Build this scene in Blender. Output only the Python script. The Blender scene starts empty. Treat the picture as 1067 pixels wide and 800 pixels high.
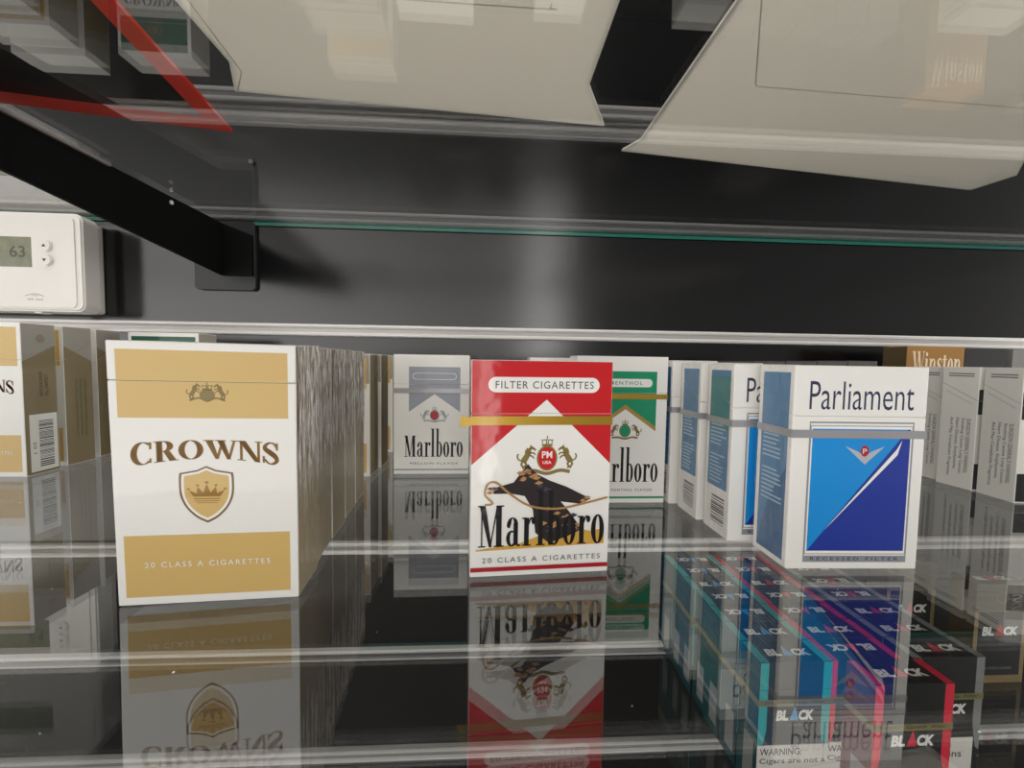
import bpy, bmesh, math, random
from mathutils import Matrix, Vector
from mathutils.geometry import tessellate_polygon
random.seed(7)
S = 0.001                      # everything below is laid out in millimetres
sc = bpy.context.scene
col = sc.collection

# ------------------------------------------------------------------ camera
PITCH, ROLL, YAW, FPX = 0.0546214, 0.0154888, 0.0541296, 431.304
CAM = Vector((0, 0, 84.345))
cp, sp, cr, sr, cy, sy = (math.cos(PITCH), math.sin(PITCH), math.cos(ROLL),
                          math.sin(ROLL), math.cos(YAW), math.sin(YAW))
d_ = Vector((0, cp, -sp)); u_ = Vector((0, sp, cp)); r_ = Vector((1, 0, 0))
r3 = cr * r_ + sr * u_; u3 = cr * u_ - sr * r_
Ym = Matrix(((cy, sy, 0), (-sy, cy, 0), (0, 0, 1)))
R, U, D = Ym @ r3, Ym @ u3, Ym @ d_
cam_d = bpy.data.cameras.new('camera')
cam = bpy.data.objects.new('camera', cam_d); col.objects.link(cam)
cam_d.sensor_fit = 'HORIZONTAL'; cam_d.sensor_width = 36.0
cam_d.lens = 36.0 * FPX / 1067.0
cam_d.clip_start = 0.005; cam_d.clip_end = 50
cam.matrix_world = Matrix(((R.x, U.x, -D.x, 0), (R.y, U.y, -D.y, 0),
                           (R.z, U.z, -D.z, CAM.z * S), (0, 0, 0, 1)))
sc.camera = cam

# ------------------------------------------------------------------ light
sc.view_settings.view_transform = 'Standard'
sc.view_settings.look = 'None'
sc.view_settings.exposure = 0.48
sc.view_settings.gamma = 1.0
sc.view_settings.use_curve_mapping = False
sc.cycles.use_denoising = True
sc.cycles.max_bounces = 10
sc.cycles.glossy_bounces = 6
sc.cycles.transparent_max_bounces = 24
sc.cycles.sample_clamp_indirect = 4.0
sc.cycles.blur_glossy = 0.3

def lin(c):
    return tuple(((x / 255) / 12.92 if x / 255 <= .04045 else ((x / 255 + .055) / 1.055) ** 2.4) for x in c)

w = bpy.data.worlds.new('shop_interior'); sc.world = w
w.use_nodes = True
nt = w.node_tree; nt.nodes.clear()
def N(t, **k):
    n = nt.nodes.new(t)
    for a, b in k.items(): setattr(n, a, b)
    return n
tc = N('ShaderNodeTexCoord'); sx = N('ShaderNodeSeparateXYZ')
nt.links.new(tc.outputs['Generated'], sx.inputs[0])
neg = N('ShaderNodeMath', operation='MULTIPLY'); neg.inputs[1].default_value = -1
nt.links.new(sx.outputs['Y'], neg.inputs[0])
at = N('ShaderNodeMath', operation='ARCTAN2')
nt.links.new(sx.outputs['X'], at.inputs[0]); nt.links.new(neg.outputs[0], at.inputs[1])
mr = N('ShaderNodeMapRange'); mr.inputs['From Min'].default_value = -math.pi; mr.inputs['From Max'].default_value = math.pi
nt.links.new(at.outputs[0], mr.inputs['Value'])
ramp = N('ShaderNodeValToRGB')
def az(a): return (a + math.pi) / (2 * math.pi)
WORLD = [(az(-3.1), .25), (az(-1.7), .8), (az(-1.3), 1.5), (az(-.45), 1.4), (az(-.10), .85), (az(.088), .8),
         (az(.118), 4.2), (az(.146), 5.4), (az(.152), .16), (az(.5), .12), (az(1.0), .14), (az(1.18), 2.7), (az(1.7), 2.1), (az(3.1), .25)]  # right side brightened as added fill for the pack sides
els = ramp.color_ramp.elements
els[0].position = WORLD[0][0]; els[1].position = WORLD[-1][0]
els[0].color = (WORLD[0][1] / 8,) * 3 + (1,); els[1].color = (WORLD[-1][1] / 8,) * 3 + (1,)
for p, v in WORLD[1:-1]:
    e = els.new(p); e.color = (v / 8, v / 8, v / 8, 1)
nt.links.new(mr.outputs[0], ramp.inputs[0])
# added fill below eye level, dimmed above for the wall's reflections, lighter ceiling overhead
el = N('ShaderNodeValToRGB')
ev = [(0.0, 1.3), (.40, 1.35), (.46, 1.2), (.55, 1.15), (.61, .75), (.70, .22), (.90, .16)]
nt_e = el.color_ramp.elements
nt_e[0].position = ev[0][0]; nt_e[0].color = (ev[0][1],) * 3 + (1,); nt_e[1].position = ev[-1][0]; nt_e[1].color = (ev[-1][1],) * 3 + (1,)
for p, v in ev[1:-1]:
    e = nt_e.new(p); e.color = (v, v, v, 1)
eh = N('ShaderNodeMapRange'); eh.inputs['From Min'].default_value = -1; eh.inputs['From Max'].default_value = 1
nt.links.new(sx.outputs['Z'], eh.inputs['Value']); nt.links.new(eh.outputs[0], el.inputs[0])
em = N('ShaderNodeMixRGB', blend_type='MULTIPLY'); em.inputs[0].default_value = 1
nt.links.new(ramp.outputs[0], em.inputs[1]); nt.links.new(el.outputs[0], em.inputs[2])
rz = N('ShaderNodeMapRange'); rz.inputs['From Min'].default_value = .82; rz.inputs['From Max'].default_value = .95
nt.links.new(sx.outputs['Z'], rz.inputs['Value'])
mx = N('ShaderNodeMixRGB'); mx.inputs[2].default_value = (.30, .297, .288, 1)
nt.links.new(rz.outputs[0], mx.inputs[0]); nt.links.new(em.outputs[0], mx.inputs[1])
bg = N('ShaderNodeBackground'); bg.inputs['Strength'].default_value = 8.0
tint = N('ShaderNodeMixRGB', blend_type='MULTIPLY'); tint.inputs[0].default_value = 1
tint.inputs[2].default_value = (1.0, .975, .945, 1)
nt.links.new(mx.outputs[0], tint.inputs[1]); nt.links.new(tint.outputs[0], bg.inputs['Color'])
ow = N('ShaderNodeOutputWorld'); nt.links.new(bg.outputs[0], ow.inputs['Surface'])

def area(name, loc, target, sx_, sy_, energy, color=(1, .96, .9)):
    l = bpy.data.lights.new(name, 'AREA'); l.shape = 'RECTANGLE'; l.size = sx_; l.size_y = sy_
    l.energy = energy; l.color = color
    o = bpy.data.objects.new(name, l); col.objects.link(o); o.location = loc
    o.rotation_euler = (Vector(target) - Vector(loc)).to_track_quat('-Z', 'Y').to_euler()
    return o
area('shop_ceiling_light', (-.5, -.35, 2.3), (0, .2, .05), 1.4, .5, 10)
area('shop_ceiling_light', (.9, -.35, 2.3), (.1, .2, .05), 1.0, .5, 5)

# ------------------------------------------------------------------ materials
_m = {}
def new_mat(name):
    m = bpy.data.materials.new(name); m.use_nodes = True
    return m, m.node_tree, m.node_tree.nodes['Principled BSDF']
def paint(name, rgb, rough=.45, coat=.0, bump=.0, bscale=60., metal=0., spec=.4, vary=.06, stretch=(1, 1, 1), cbump=None):
    """plain printed / painted surface; the wrap's creases live in the coat normal"""
    if name in _m: return _m[name]
    m, t, b = new_mat(name)
    c = lin(rgb)
    tcn = t.nodes.new('ShaderNodeTexCoord'); mp = t.nodes.new('ShaderNodeMapping')
    mp.inputs['Scale'].default_value = stretch
    t.links.new(tcn.outputs['Object'], mp.inputs[0])
    nz = t.nodes.new('ShaderNodeTexNoise'); nz.inputs['Scale'].default_value = bscale; nz.inputs['Detail'].default_value = 3
    t.links.new(mp.outputs[0], nz.inputs['Vector'])
    rp = t.nodes.new('ShaderNodeValToRGB')
    rp.color_ramp.elements[0].position = .3; rp.color_ramp.elements[1].position = .7
    rp.color_ramp.elements[0].color = tuple(x * (1 - vary) for x in c) + (1,)
    rp.color_ramp.elements[1].color = c + (1,)
    t.links.new(nz.outputs['Fac'], rp.inputs[0]); t.links.new(rp.outputs[0], b.inputs['Base Color'])
    b.inputs['Roughness'].default_value = rough; b.inputs['Metallic'].default_value = metal
    b.inputs['Specular IOR Level'].default_value = spec
    b.inputs['Coat Weight'].default_value = coat; b.inputs['Coat Roughness'].default_value = .06
    if bump or coat:
        bp = t.nodes.new('ShaderNodeBump'); bp.inputs['Strength'].default_value = bump or .2
        bp.inputs['Distance'].default_value = .002
        t.links.new(nz.outputs['Fac'], bp.inputs['Height'])
        t.links.new(bp.outputs[0], b.inputs['Coat Normal' if coat else 'Normal'])
    _m[name] = m
    return m
def card(name, rgb): return paint(name, rgb, rough=.5, coat=.55, bump=.22, bscale=38, spec=.25, vary=.02)

def glass_mat(name, r0, rk):
    m = bpy.data.materials.new(name); m.use_nodes = True
    t = m.node_tree; t.nodes.clear()
    g = t.nodes.new('ShaderNodeNewGeometry')
    dt = t.nodes.new('ShaderNodeVectorMath'); dt.operation = 'DOT_PRODUCT'
    t.links.new(g.outputs['Normal'], dt.inputs[0]); t.links.new(g.outputs['Incoming'], dt.inputs[1])
    ab = t.nodes.new('ShaderNodeMath'); ab.operation = 'ABSOLUTE'; t.links.new(dt.outputs['Value'], ab.inputs[0])
    om = t.nodes.new('ShaderNodeMath'); om.operation = 'SUBTRACT'; om.inputs[0].default_value = 1
    t.links.new(ab.outputs[0], om.inputs[1])
    pw = t.nodes.new('ShaderNodeMath'); pw.operation = 'POWER'; pw.inputs[1].default_value = 3.4
    t.links.new(om.outputs[0], pw.inputs[0])
    ma = t.nodes.new('ShaderNodeMath'); ma.operation = 'MULTIPLY_ADD'
    ma.inputs[1].default_value = rk; ma.inputs[2].default_value = r0
    t.links.new(pw.outputs[0], ma.inputs[0])
    tr = t.nodes.new('ShaderNodeBsdfTransparent'); tr.inputs[0].default_value = (.972, .978, .974, 1)
    gl = t.nodes.new('ShaderNodeBsdfGlossy'); gl.inputs['Roughness'].default_value = .0
    mi = t.nodes.new('ShaderNodeMixShader'); o = t.nodes.new('ShaderNodeOutputMaterial')
    t.links.new(ma.outputs[0], mi.inputs[0]); t.links.new(tr.outputs[0], mi.inputs[1]); t.links.new(gl.outputs[0], mi.inputs[2])
    t.links.new(mi.outputs[0], o.inputs[0])
    return m
GLASS = glass_mat('polished_shelf_glass', .135, .6)
GLASSTOP = glass_mat('clear_shelf_glass', .11, .7)

def film_mat(name, body, alpha, scale=(1, 1, 1), bscale=70, rough=.16, fade=None):
    """crinkled clear wrap: part see-through, part glossy, part milky"""
    m = bpy.data.materials.new(name); m.use_nodes = True
    t = m.node_tree; b = t.nodes['Principled BSDF']; o = t.nodes['Material Output']
    tcn = t.nodes.new('ShaderNodeTexCoord'); mp = t.nodes.new('ShaderNodeMapping'); mp.inputs['Scale'].default_value = scale
    t.links.new(tcn.outputs['Object'], mp.inputs[0])
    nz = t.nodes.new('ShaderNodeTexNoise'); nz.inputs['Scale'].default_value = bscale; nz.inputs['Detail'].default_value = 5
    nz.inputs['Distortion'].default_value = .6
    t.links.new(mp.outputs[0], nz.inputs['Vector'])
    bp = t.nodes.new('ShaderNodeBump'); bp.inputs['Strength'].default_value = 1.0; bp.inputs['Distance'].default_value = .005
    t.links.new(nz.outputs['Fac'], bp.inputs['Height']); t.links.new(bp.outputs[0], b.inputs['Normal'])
    b.inputs['Base Color'].default_value = lin(body) + (1,)
    b.inputs['Roughness'].default_value = rough; b.inputs['Specular IOR Level'].default_value = .6
    tr = t.nodes.new('ShaderNodeBsdfTransparent')
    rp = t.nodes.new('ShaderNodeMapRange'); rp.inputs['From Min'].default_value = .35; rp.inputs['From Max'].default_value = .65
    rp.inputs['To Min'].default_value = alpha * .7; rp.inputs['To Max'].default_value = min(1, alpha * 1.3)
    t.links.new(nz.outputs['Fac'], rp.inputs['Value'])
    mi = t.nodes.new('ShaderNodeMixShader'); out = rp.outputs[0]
    if fade:       # creased above, smooth lower down; opacity streaks painted for the crinkles' light and dark
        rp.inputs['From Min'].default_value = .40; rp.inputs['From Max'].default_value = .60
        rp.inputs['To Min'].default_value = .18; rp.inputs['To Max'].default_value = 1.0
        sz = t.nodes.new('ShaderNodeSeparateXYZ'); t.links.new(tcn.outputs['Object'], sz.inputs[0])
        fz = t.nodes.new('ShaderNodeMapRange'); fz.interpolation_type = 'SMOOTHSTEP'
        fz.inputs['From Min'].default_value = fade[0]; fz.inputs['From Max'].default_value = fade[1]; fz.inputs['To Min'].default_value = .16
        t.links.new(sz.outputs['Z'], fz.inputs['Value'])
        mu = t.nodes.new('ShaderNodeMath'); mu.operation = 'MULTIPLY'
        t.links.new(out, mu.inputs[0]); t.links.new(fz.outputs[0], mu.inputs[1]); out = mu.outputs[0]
    t.links.new(out, mi.inputs[0]); t.links.new(tr.outputs[0], mi.inputs[1]); t.links.new(b.outputs[0], mi.inputs[2])
    t.links.new(mi.outputs[0], o.inputs['Surface'])
    return m

WHITE = card('white_card', (247, 245, 240))
GOLD = card('pale_gold_print', (219, 184, 112))
DGOLD = card('dark_gold_print', (158, 116, 44))
OLIVE = card('olive_gold_print', (128, 100, 48))
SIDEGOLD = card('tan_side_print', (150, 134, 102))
LIDGREY = card('warm_grey_lid_print', (176, 170, 160))
RED = card('red_print', (204, 18, 28))
DRED = card('deep_red_print', (176, 22, 40))
INK = card('black_ink', (16, 15, 17))
GREYINK = card('grey_ink', (98, 96, 96))
MIDGREY = card('mid_grey_print', (168, 172, 180))
SILVER = card('silver_print', (186, 190, 198))
GREEN = card('green_print', (10, 148, 104))
DGREEN = card('bottle_green_print', (24, 92, 66))
CREST = card('khaki_crest_print', (138, 118, 62))
OCHRE = card('ochre_print', (216, 168, 72))
TAN = card('tan_print', (190, 140, 90))
COALBROWN = card('coal_brown_print', (44, 36, 36))
NAVY = card('navy_ink', (48, 54, 86))
SKY = card('sky_blue_print', (8, 146, 226))
ROYAL = card('royal_blue_print', (26, 54, 158))
SIDEBLUE = card('dusty_blue_print', (70, 128, 172))
TEALP = card('teal_side_print', (34, 128, 132))
PALEBLUE = card('pale_blue_print', (170, 200, 220))
GREYCARD = card('grey_silver_card', (230, 228, 221))
BLACKCARD = card('black_card', (24, 23, 24))
SMOKE = card('charcoal_print', (48, 49, 50))
TEAL = card('bright_teal_print', (52, 178, 176))
CRIMSON = card('crimson_print', (226, 40, 66))
ASH = card('ash_grey_print', (140, 142, 140))
ANTIQUE = card('antique_gold_print', (150, 128, 84))
LOGOBLUE = card('logo_blue_print', (84, 170, 224))
BROWN = card('brown_gold_print', (164, 116, 46))
DBROWN = card('dark_brown_print', (84, 68, 40))
TAPEGOLD = paint('gold_tear_film', (176, 140, 42), rough=.3, metal=.55, coat=.4, bump=.15, bscale=40)
TAPESILVER = paint('silver_tear_film', (176, 174, 178), rough=.3, metal=.35, coat=.4, bump=.15, bscale=40)
TAPEKHAKI = paint('khaki_tear_film', (128, 120, 76), rough=.35, coat=.4, bump=.15, bscale=40)
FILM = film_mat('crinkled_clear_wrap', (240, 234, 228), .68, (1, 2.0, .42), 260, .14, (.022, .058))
FILMTHIN = film_mat('smooth_clear_wrap', (205, 206, 206), .16, (1, 1, .4), 260, .12)
LAMINATE = paint('black_laminate', (20, 19, 20), rough=.15, bump=.03, bscale=800, spec=.8, vary=.45)
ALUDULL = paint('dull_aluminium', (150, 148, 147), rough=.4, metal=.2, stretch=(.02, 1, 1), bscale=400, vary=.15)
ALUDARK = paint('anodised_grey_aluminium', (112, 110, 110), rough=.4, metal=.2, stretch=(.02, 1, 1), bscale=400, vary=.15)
BLACKPAINT = paint('matt_black_paint', (10, 10, 10), rough=.7, spec=.12, vary=.1)
SATINBLACK = paint('satin_black_steel', (36, 36, 38), rough=.4, spec=.45, vary=.1)
ALU = paint('brushed_aluminium', (236, 233, 230), rough=.36, metal=.15, stretch=(.02, 1, 1), bscale=400, vary=.15)
EDGE = paint('teal_glass_edge', (52, 156, 138), rough=.12, spec=.6)
CREAM = paint('cream_plastic', (246, 242, 234), rough=.5, vary=.03, bscale=10)
def translucent(m, f, rgb):
    t = m.node_tree; b = t.nodes['Principled BSDF']; o = t.nodes['Material Output']
    tr = t.nodes.new('ShaderNodeBsdfTranslucent'); tr.inputs[0].default_value = lin(rgb) + (1,)
    mi = t.nodes.new('ShaderNodeMixShader'); mi.inputs[0].default_value = f
    t.links.new(b.outputs[0], mi.inputs[1]); t.links.new(tr.outputs[0], mi.inputs[2]); t.links.new(mi.outputs[0], o.inputs['Surface'])
translucent(CREAM, .45, (253, 250, 244))
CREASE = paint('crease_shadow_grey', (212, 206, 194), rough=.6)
TRAYBLACK = paint('black_tray_plastic', (34, 32, 30), rough=.5)
REDPLASTIC = paint('red_plastic', (206, 52, 36), rough=.45)
THERMO = paint('white_moulded_plastic', (234, 230, 224), rough=.28, spec=.5, vary=.03, bscale=20)
THERMOSIDE = paint('ivory_moulded_plastic', (206, 200, 190), rough=.4, vary=.03)
LCD = paint('olive_lcd', (124, 126, 96), rough=.15, spec=.6, vary=.25, bscale=120)
DUST = paint('pale_dust', (230, 228, 222), rough=.9)
EDGESCREWGREY = paint('lit_edge_and_screw_grey', (120, 112, 108), rough=.7)

# ------------------------------------------------------------------ object helpers
def link_mesh(name, bm, mats, parent=None, loc=(0, 0, 0), rz=0.):
    me = bpy.data.meshes.new(name); bm.to_mesh(me); bm.free()
    for m in (mats if isinstance(mats, (list, tuple)) else [mats]): me.materials.append(m)
    o = bpy.data.objects.new(name, me); col.objects.link(o)
    if parent is not None: o.parent = parent
    o.location = Vector(loc) * S; o.rotation_euler = (0, 0, rz)
    return o
def thing(name, label, cat, loc=(0, 0, 0), rz=0., group=None):
    o = bpy.data.objects.new(name, None); col.objects.link(o)
    o.empty_display_size = .02
    o.location = Vector(loc) * S; o.rotation_euler = (0, 0, rz)
    o['label'] = label; o['category'] = cat
    if group: o['group'] = group
    return o
def tag(o, label, cat, group=None, kind=None):
    o['label'] = label; o['category'] = cat
    if group: o['group'] = group
    if kind: o['kind'] = kind
    return o
def struct(o): o['kind'] = 'structure'; return o
def bm_box(bm, x0, x1, y0, y1, z0, z1, mi=0, bev=0.):
    vs = [bm.verts.new(Vector((x, y, z)) * S) for z in (z0, z1) for x, y in ((x0, y0), (x1, y0), (x1, y1), (x0, y1))]
    fs = [bm.faces.new([vs[i] for i in q]) for q in ((3, 2, 1, 0), (4, 5, 6, 7), (0, 1, 5, 4), (1, 2, 6, 5), (2, 3, 7, 6), (3, 0, 4, 7))]
    for f in fs: f.material_index = mi
    if bev:
        es = {e for f in fs for e in f.edges}
        bmesh.ops.bevel(bm, geom=list(es), offset=bev * S, segments=2, affect='EDGES', profile=.5)
    return fs
def bm_prism(bm, pts, axis, a0, a1, mi=0, bev=0.):
    """outline pts extruded along axis ('x': pts are (y,z); 'y': (x,z); 'z': (x,y))"""
    def P(p, a): return Vector({'x': (a, p[0], p[1]), 'y': (p[0], a, p[1]), 'z': (p[0], p[1], a)}[axis]) * S
    A = [bm.verts.new(P(p, a0)) for p in pts]; B = [bm.verts.new(P(p, a1)) for p in pts]
    n = len(pts)
    fs = [bm.faces.new(A), bm.faces.new(B)] + [bm.faces.new((A[i], A[(i + 1) % n], B[(i + 1) % n], B[i])) for i in range(n)]
    for f in fs: f.material_index = mi
    bmesh.ops.recalc_face_normals(bm, faces=fs)
    if bev:
        es = {e for f in fs for e in f.edges}
        bmesh.ops.bevel(bm, geom=list(es), offset=bev * S, segments=2, affect='EDGES', profile=.5)
    return fs
def bm_tube(bm, c, axis, r, l, n=20, mi=0, r2=None):
    M = Matrix.Translation(Vector(c) * S) @ {'x': Matrix.Rotation(math.pi / 2, 4, 'Y'), 'y': Matrix.Rotation(math.pi / 2, 4, 'X'), 'z': Matrix.Identity(4)}[axis]
    g = bmesh.ops.create_cone(bm, cap_ends=True, segments=n, radius1=r * S, radius2=(r if r2 is None else r2) * S, depth=l * S, matrix=M)
    for v in g['verts']:
        for f in v.link_faces: f.material_index = mi

# ------------------------------------------------------------------ 2-D print shapes (lists of polygons)
def rect(x0, y0, x1, y1): return [[(x0, y0), (x1, y0), (x1, y1), (x0, y1)]]
def rrect(x0, y0, x1, y1, r, n=5):
    p = []
    for cx, cy_, a in ((x1 - r, y1 - r, 0), (x0 + r, y1 - r, 90), (x0 + r, y0 + r, 180), (x1 - r, y0 + r, 270)):
        for k in range(n + 1):
            t = math.radians(a + 90 * k / n); p.append((cx + r * math.cos(t), cy_ + r * math.sin(t)))
    return [p]
def ell(cx, cy_, a, b, n=20): return [[(cx + a * math.cos(2 * math.pi * k / n), cy_ + b * math.sin(2 * math.pi * k / n)) for k in range(n)]]
def ring(cx, cy_, a, b, a2, b2, t0=0, t1=360, n=22, dx=0.):
    o = []
    for k in range(n):
        q = []
        for (kk, A, B, X) in ((k, a, b, 0), (k + 1, a, b, 0), (k + 1, a2, b2, dx), (k, a2, b2, dx)):
            t = math.radians(t0 + (t1 - t0) * kk / n); q.append((cx + X + A * math.cos(t), cy_ + B * math.sin(t)))
        o.append(q)
    return o
def stroke(pts, wd):
    if not isinstance(wd, (list, tuple)): wd = [wd] * len(pts)
    if len(wd) != len(pts): wd = [wd[min(len(wd) - 1, int(i * len(wd) / len(pts)))] for i in range(len(pts))]
    L = []; Rr = []
    for i, p in enumerate(pts):
        a = pts[max(0, i - 1)]; b = pts[min(len(pts) - 1, i + 1)]
        dx, dy = b[0] - a[0], b[1] - a[1]; l = math.hypot(dx, dy) or 1
        nx, ny = -dy / l * wd[i] / 2, dx / l * wd[i] / 2
        L.append((p[0] + nx, p[1] + ny)); Rr.append((p[0] - nx, p[1] - ny))
    return [[L[i], L[i + 1], Rr[i + 1], Rr[i]] for i in range(len(pts) - 1)]
def smooth(pts, n=4):
    o = []
    for i in range(len(pts) - 1):
        p0 = pts[max(0, i - 1)]; p1 = pts[i]; p2 = pts[i + 1]; p3 = pts[min(len(pts) - 1, i + 2)]
        for k in range(n):
            t = k / n
            o.append(tuple(.5 * (2 * p1[j] + (p2[j] - p0[j]) * t + (2 * p0[j] - 5 * p1[j] + 4 * p2[j] - p3[j]) * t * t + (3 * p1[j] - p0[j] - 3 * p2[j] + p3[j]) * t ** 3) for j in (0, 1)))
    return o + [pts[-1]]
def xf(ps, f): return [[f(*p) for p in q] for q in ps]
def bounds(ps):
    xs = [p[0] for q in ps for p in q]; ys = [p[1] for q in ps for p in q]
    return min(xs), min(ys), max(xs), max(ys)
def fit(ps, x0, y0, x1, y1):
    a, b, c, d = bounds(ps); kx = (x1 - x0) / ((c - a) or 1); ky = (y1 - y0) / ((d - b) or 1)
    return xf(ps, lambda x, y: (x0 + (x - a) * kx, y0 + (y - b) * ky))
_tc = {}
def text(s, bold=0., shear=0., space=1.):
    k = (s, bold, shear, space)
    if k not in _tc:
        c = bpy.data.curves.new('lettering', 'FONT'); c.body = s; c.size = 1; c.resolution_u = 3
        c.offset = bold; c.shear = shear; c.space_character = space; c.align_x = 'LEFT'
        o = bpy.data.objects.new('lettering', c); col.objects.link(o)
        dg = bpy.context.evaluated_depsgraph_get()
        me = bpy.data.meshes.new_from_object(o.evaluated_get(dg))
        ps = [[tuple(me.vertices[i].co[:2]) for i in f.vertices] for f in me.polygons]
        bpy.data.objects.remove(o); bpy.data.curves.remove(c); bpy.data.meshes.remove(me)
        _tc[k] = ps
    return [list(q) for q in _tc[k]]
def textbox(s, x0, y0, x1, y1, **k): return fit(text(s, **k), x0, y0, x1, y1)
def rot90cw(ps, x0, y0, x1, y1):
    """lettering turned to read downwards, fitted to a box"""
    return fit(xf(ps, lambda x, y: (y, -x)), x0, y0, x1, y1)
def barcode(x0, y0, x1, y1, vertical=False, seed=1):
    rr = random.Random(seed); o = []; p = 0.; L = (y1 - y0) if vertical else (x1 - x0)
    while p < L:
        wv = rr.choice((.35, .5, .8)); 
        if p + wv > L: break
        o += rect(x0, y0 + p, x1, y0 + p + wv) if vertical else rect(x0 + p, y0, x0 + p + wv, y1)
        p += wv + rr.choice((.4, .6, .9))
    return o

# --- high-contrast slab and roman letters drawn from strokes
def condensed_word(word):
    """tall narrow letters with heavy stems and hairline serifs; x-height 1, cap 1.42, ascender 1.9"""
    o = []; x = 0.
    def add(ps): o.extend(xf(ps, lambda a, b: (a + x, b)))
    for ch in word:
        if ch == 'M':
            H = 1.42
            add(rect(.13, 0, .19, H)); add([[(.06, H), (.32, H), (.60, 0), (.47, 0)]]); add([[(.50, 0), (.56, 0), (.86, H), (.80, H)]])
            add(rect(.78, 0, 1.02, H)); add(rect(0, 0, .32, .045)); add(rect(.68, 0, 1.12, .045)); add(rect(0, H - .045, .2, H)); add(rect(.9, H - .045, 1.12, H)); x += 1.2
        elif ch == 'a':
            add(rect(.34, .04, .54, .80)); add(ring(.30, .76, .24, .24, .06, .20, 0, 180, 12)); add(ell(.13, .74, .085, .11))
            add(ring(.26, .27, .24, .28, .07, .22, 60, 310, 14)); add(rect(.5, 0, .64, .06)); x += .72
        elif ch == 'r':
            add(rect(.09, 0, .30, .97)); add(rect(0, 0, .40, .045)); add(rect(0, .93, .2, .98)); add(stroke(smooth([(.28, .74), (.36, .92), (.46, .96)]), .07)); add(ell(.50, .86, .09, .12)); x += .62
        elif ch == 'l':
            add(rect(.09, 0, .30, 1.9)); add(rect(0, 0, .40, .045)); add(rect(0, 1.855, .2, 1.9)); x += .46
        elif ch == 'b':
            add(rect(.09, 0, .29, 1.9)); add(rect(0, 1.855, .2, 1.9)); add(ring(.36, .5, .28, .51, .09, .45, -120, 120, 20)); x += .72
        elif ch == 'o':
            add(ring(.31, .5, .30, .52, .09, .46)); x += .68
        elif ch == 'W':
            H = 1.42
            add([[(.05, H), (.31, H), (.56, 0), (.46, 0)]]); add([[(.48, 0), (.54, 0), (.78, H), (.72, H)]]); add([[(.58, H), (.84, H), (1.08, 0), (.98, 0)]]); add([[(1.0, 0), (1.06, 0), (1.32, H), (1.26, H)]])
            add(rect(0, H - .05, .38, H)); add(rect(.55, H - .05, .9, H)); add(rect(1.15, H - .05, 1.4, H)); x += 1.42
        elif ch == 'i':
            add(rect(.09, 0, .31, .97)); add(rect(0, 0, .4, .045)); add(rect(0, .93, .2, .98)); add(ell(.2, 1.24, .12, .13)); x += .48
        elif ch == 'n':
            add(rect(.09, 0, .30, .97)); add(rect(0, 0, .39, .045)); add(rect(0, .93, .2, .98)); add(rect(.5, 0, .71, .7)); add(rect(.42, 0, .8, .045)); add(ring(.46, .68, .25, .3, .08, .22, 0, 160, 10)); x += .88
        elif ch == 't':
            add(rect(.12, .12, .33, 1.2)); add(rect(0, .91, .5, .97)); add(stroke(smooth([(.22, .2), (.3, .05), (.42, .03), (.5, .14)]), [.2, .12, .08, .05])); x += .58
        elif ch == 's':
            add(stroke(smooth([(.52, .76), (.48, .93), (.3, .97), (.12, .82), (.2, .62), (.42, .42), (.5, .22), (.34, .04), (.16, .05), (.07, .26)], 4), [.06] * 6 + [.08, .1, .12, .13, .14, .15, .16, .18, .2, .21, .21, .21, .2, .18, .17, .16, .15, .14, .12, .1, .09, .08, .07, .07, .06] + [.06] * 6)); x += .62
    return o
def roman_word():
    """the wide bracketed-serif capitals C R O W N S; cap height 1"""
    o = []; x = 0.
    def add(ps): o.extend(xf(ps, lambda a, b: (a + x, b)))
    add(ring(.5, .5, .5, .51, .31, .47, 48, 312, 26, dx=.03)); add(rect(.80, .66, .845, .98)); add(rect(.80, .03, .83, .24)); x += 1.0
    add(rect(.1, 0, .31, 1)); add(rect(0, 0, .42, .045)); add(rect(0, .955, .3, 1)); add(ring(.42, .74, .36, .26, .14, .215, -90, 90, 16)); add(rect(.3, .955, .44, 1)); add(rect(.3, .48, .44, .525))
    add([[(.40, .5), (.62, .5), (.92, .0), (.66, .0)]]); add(rect(.66, 0, 1.0, .04)); x += 1.05
    add(ring(.52, .5, .52, .51, .30, .47)); x += 1.1
    add([[(.08, 1), (.34, 1), (.62, 0), (.52, 0)]]); add([[(.54, 0), (.60, 0), (.82, .82), (.78, .9)]]); add([[(.60, 1), (.86, 1), (1.14, 0), (1.04, 0)]]); add([[(1.06, 0), (1.12, 0), (1.38, 1), (1.32, 1)]])
    add(rect(0, .955, .42, 1)); add(rect(.52, .955, .94, 1)); add(rect(1.22, .955, 1.5, 1)); x += 1.5
    add(rect(.12, 0, .18, 1)); add([[(.06, 1), (.32, 1), (.98, 0), (.78, 0)]]); add(rect(.90, 0, .96, 1)); add(rect(0, 0, .32, .045)); add(rect(.8, .955, 1.08, 1)); add(rect(0, .955, .2, 1)); x += 1.12
    n = 41; pts = smooth([(.62, .80), (.52, .94), (.34, .98), (.14, .86), (.12, .68), (.34, .53), (.56, .38), (.64, .20), (.48, .04), (.26, .03), (.06, .22)], 4)
    add(stroke(pts, [.05 + .17 * math.exp(-((i / (len(pts) - 1) - .52) / .2) ** 2) for i in range(len(pts))])); add(rect(.63, .66, .67, .98)); add(rect(.02, .02, .06, .34))
    return o
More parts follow.
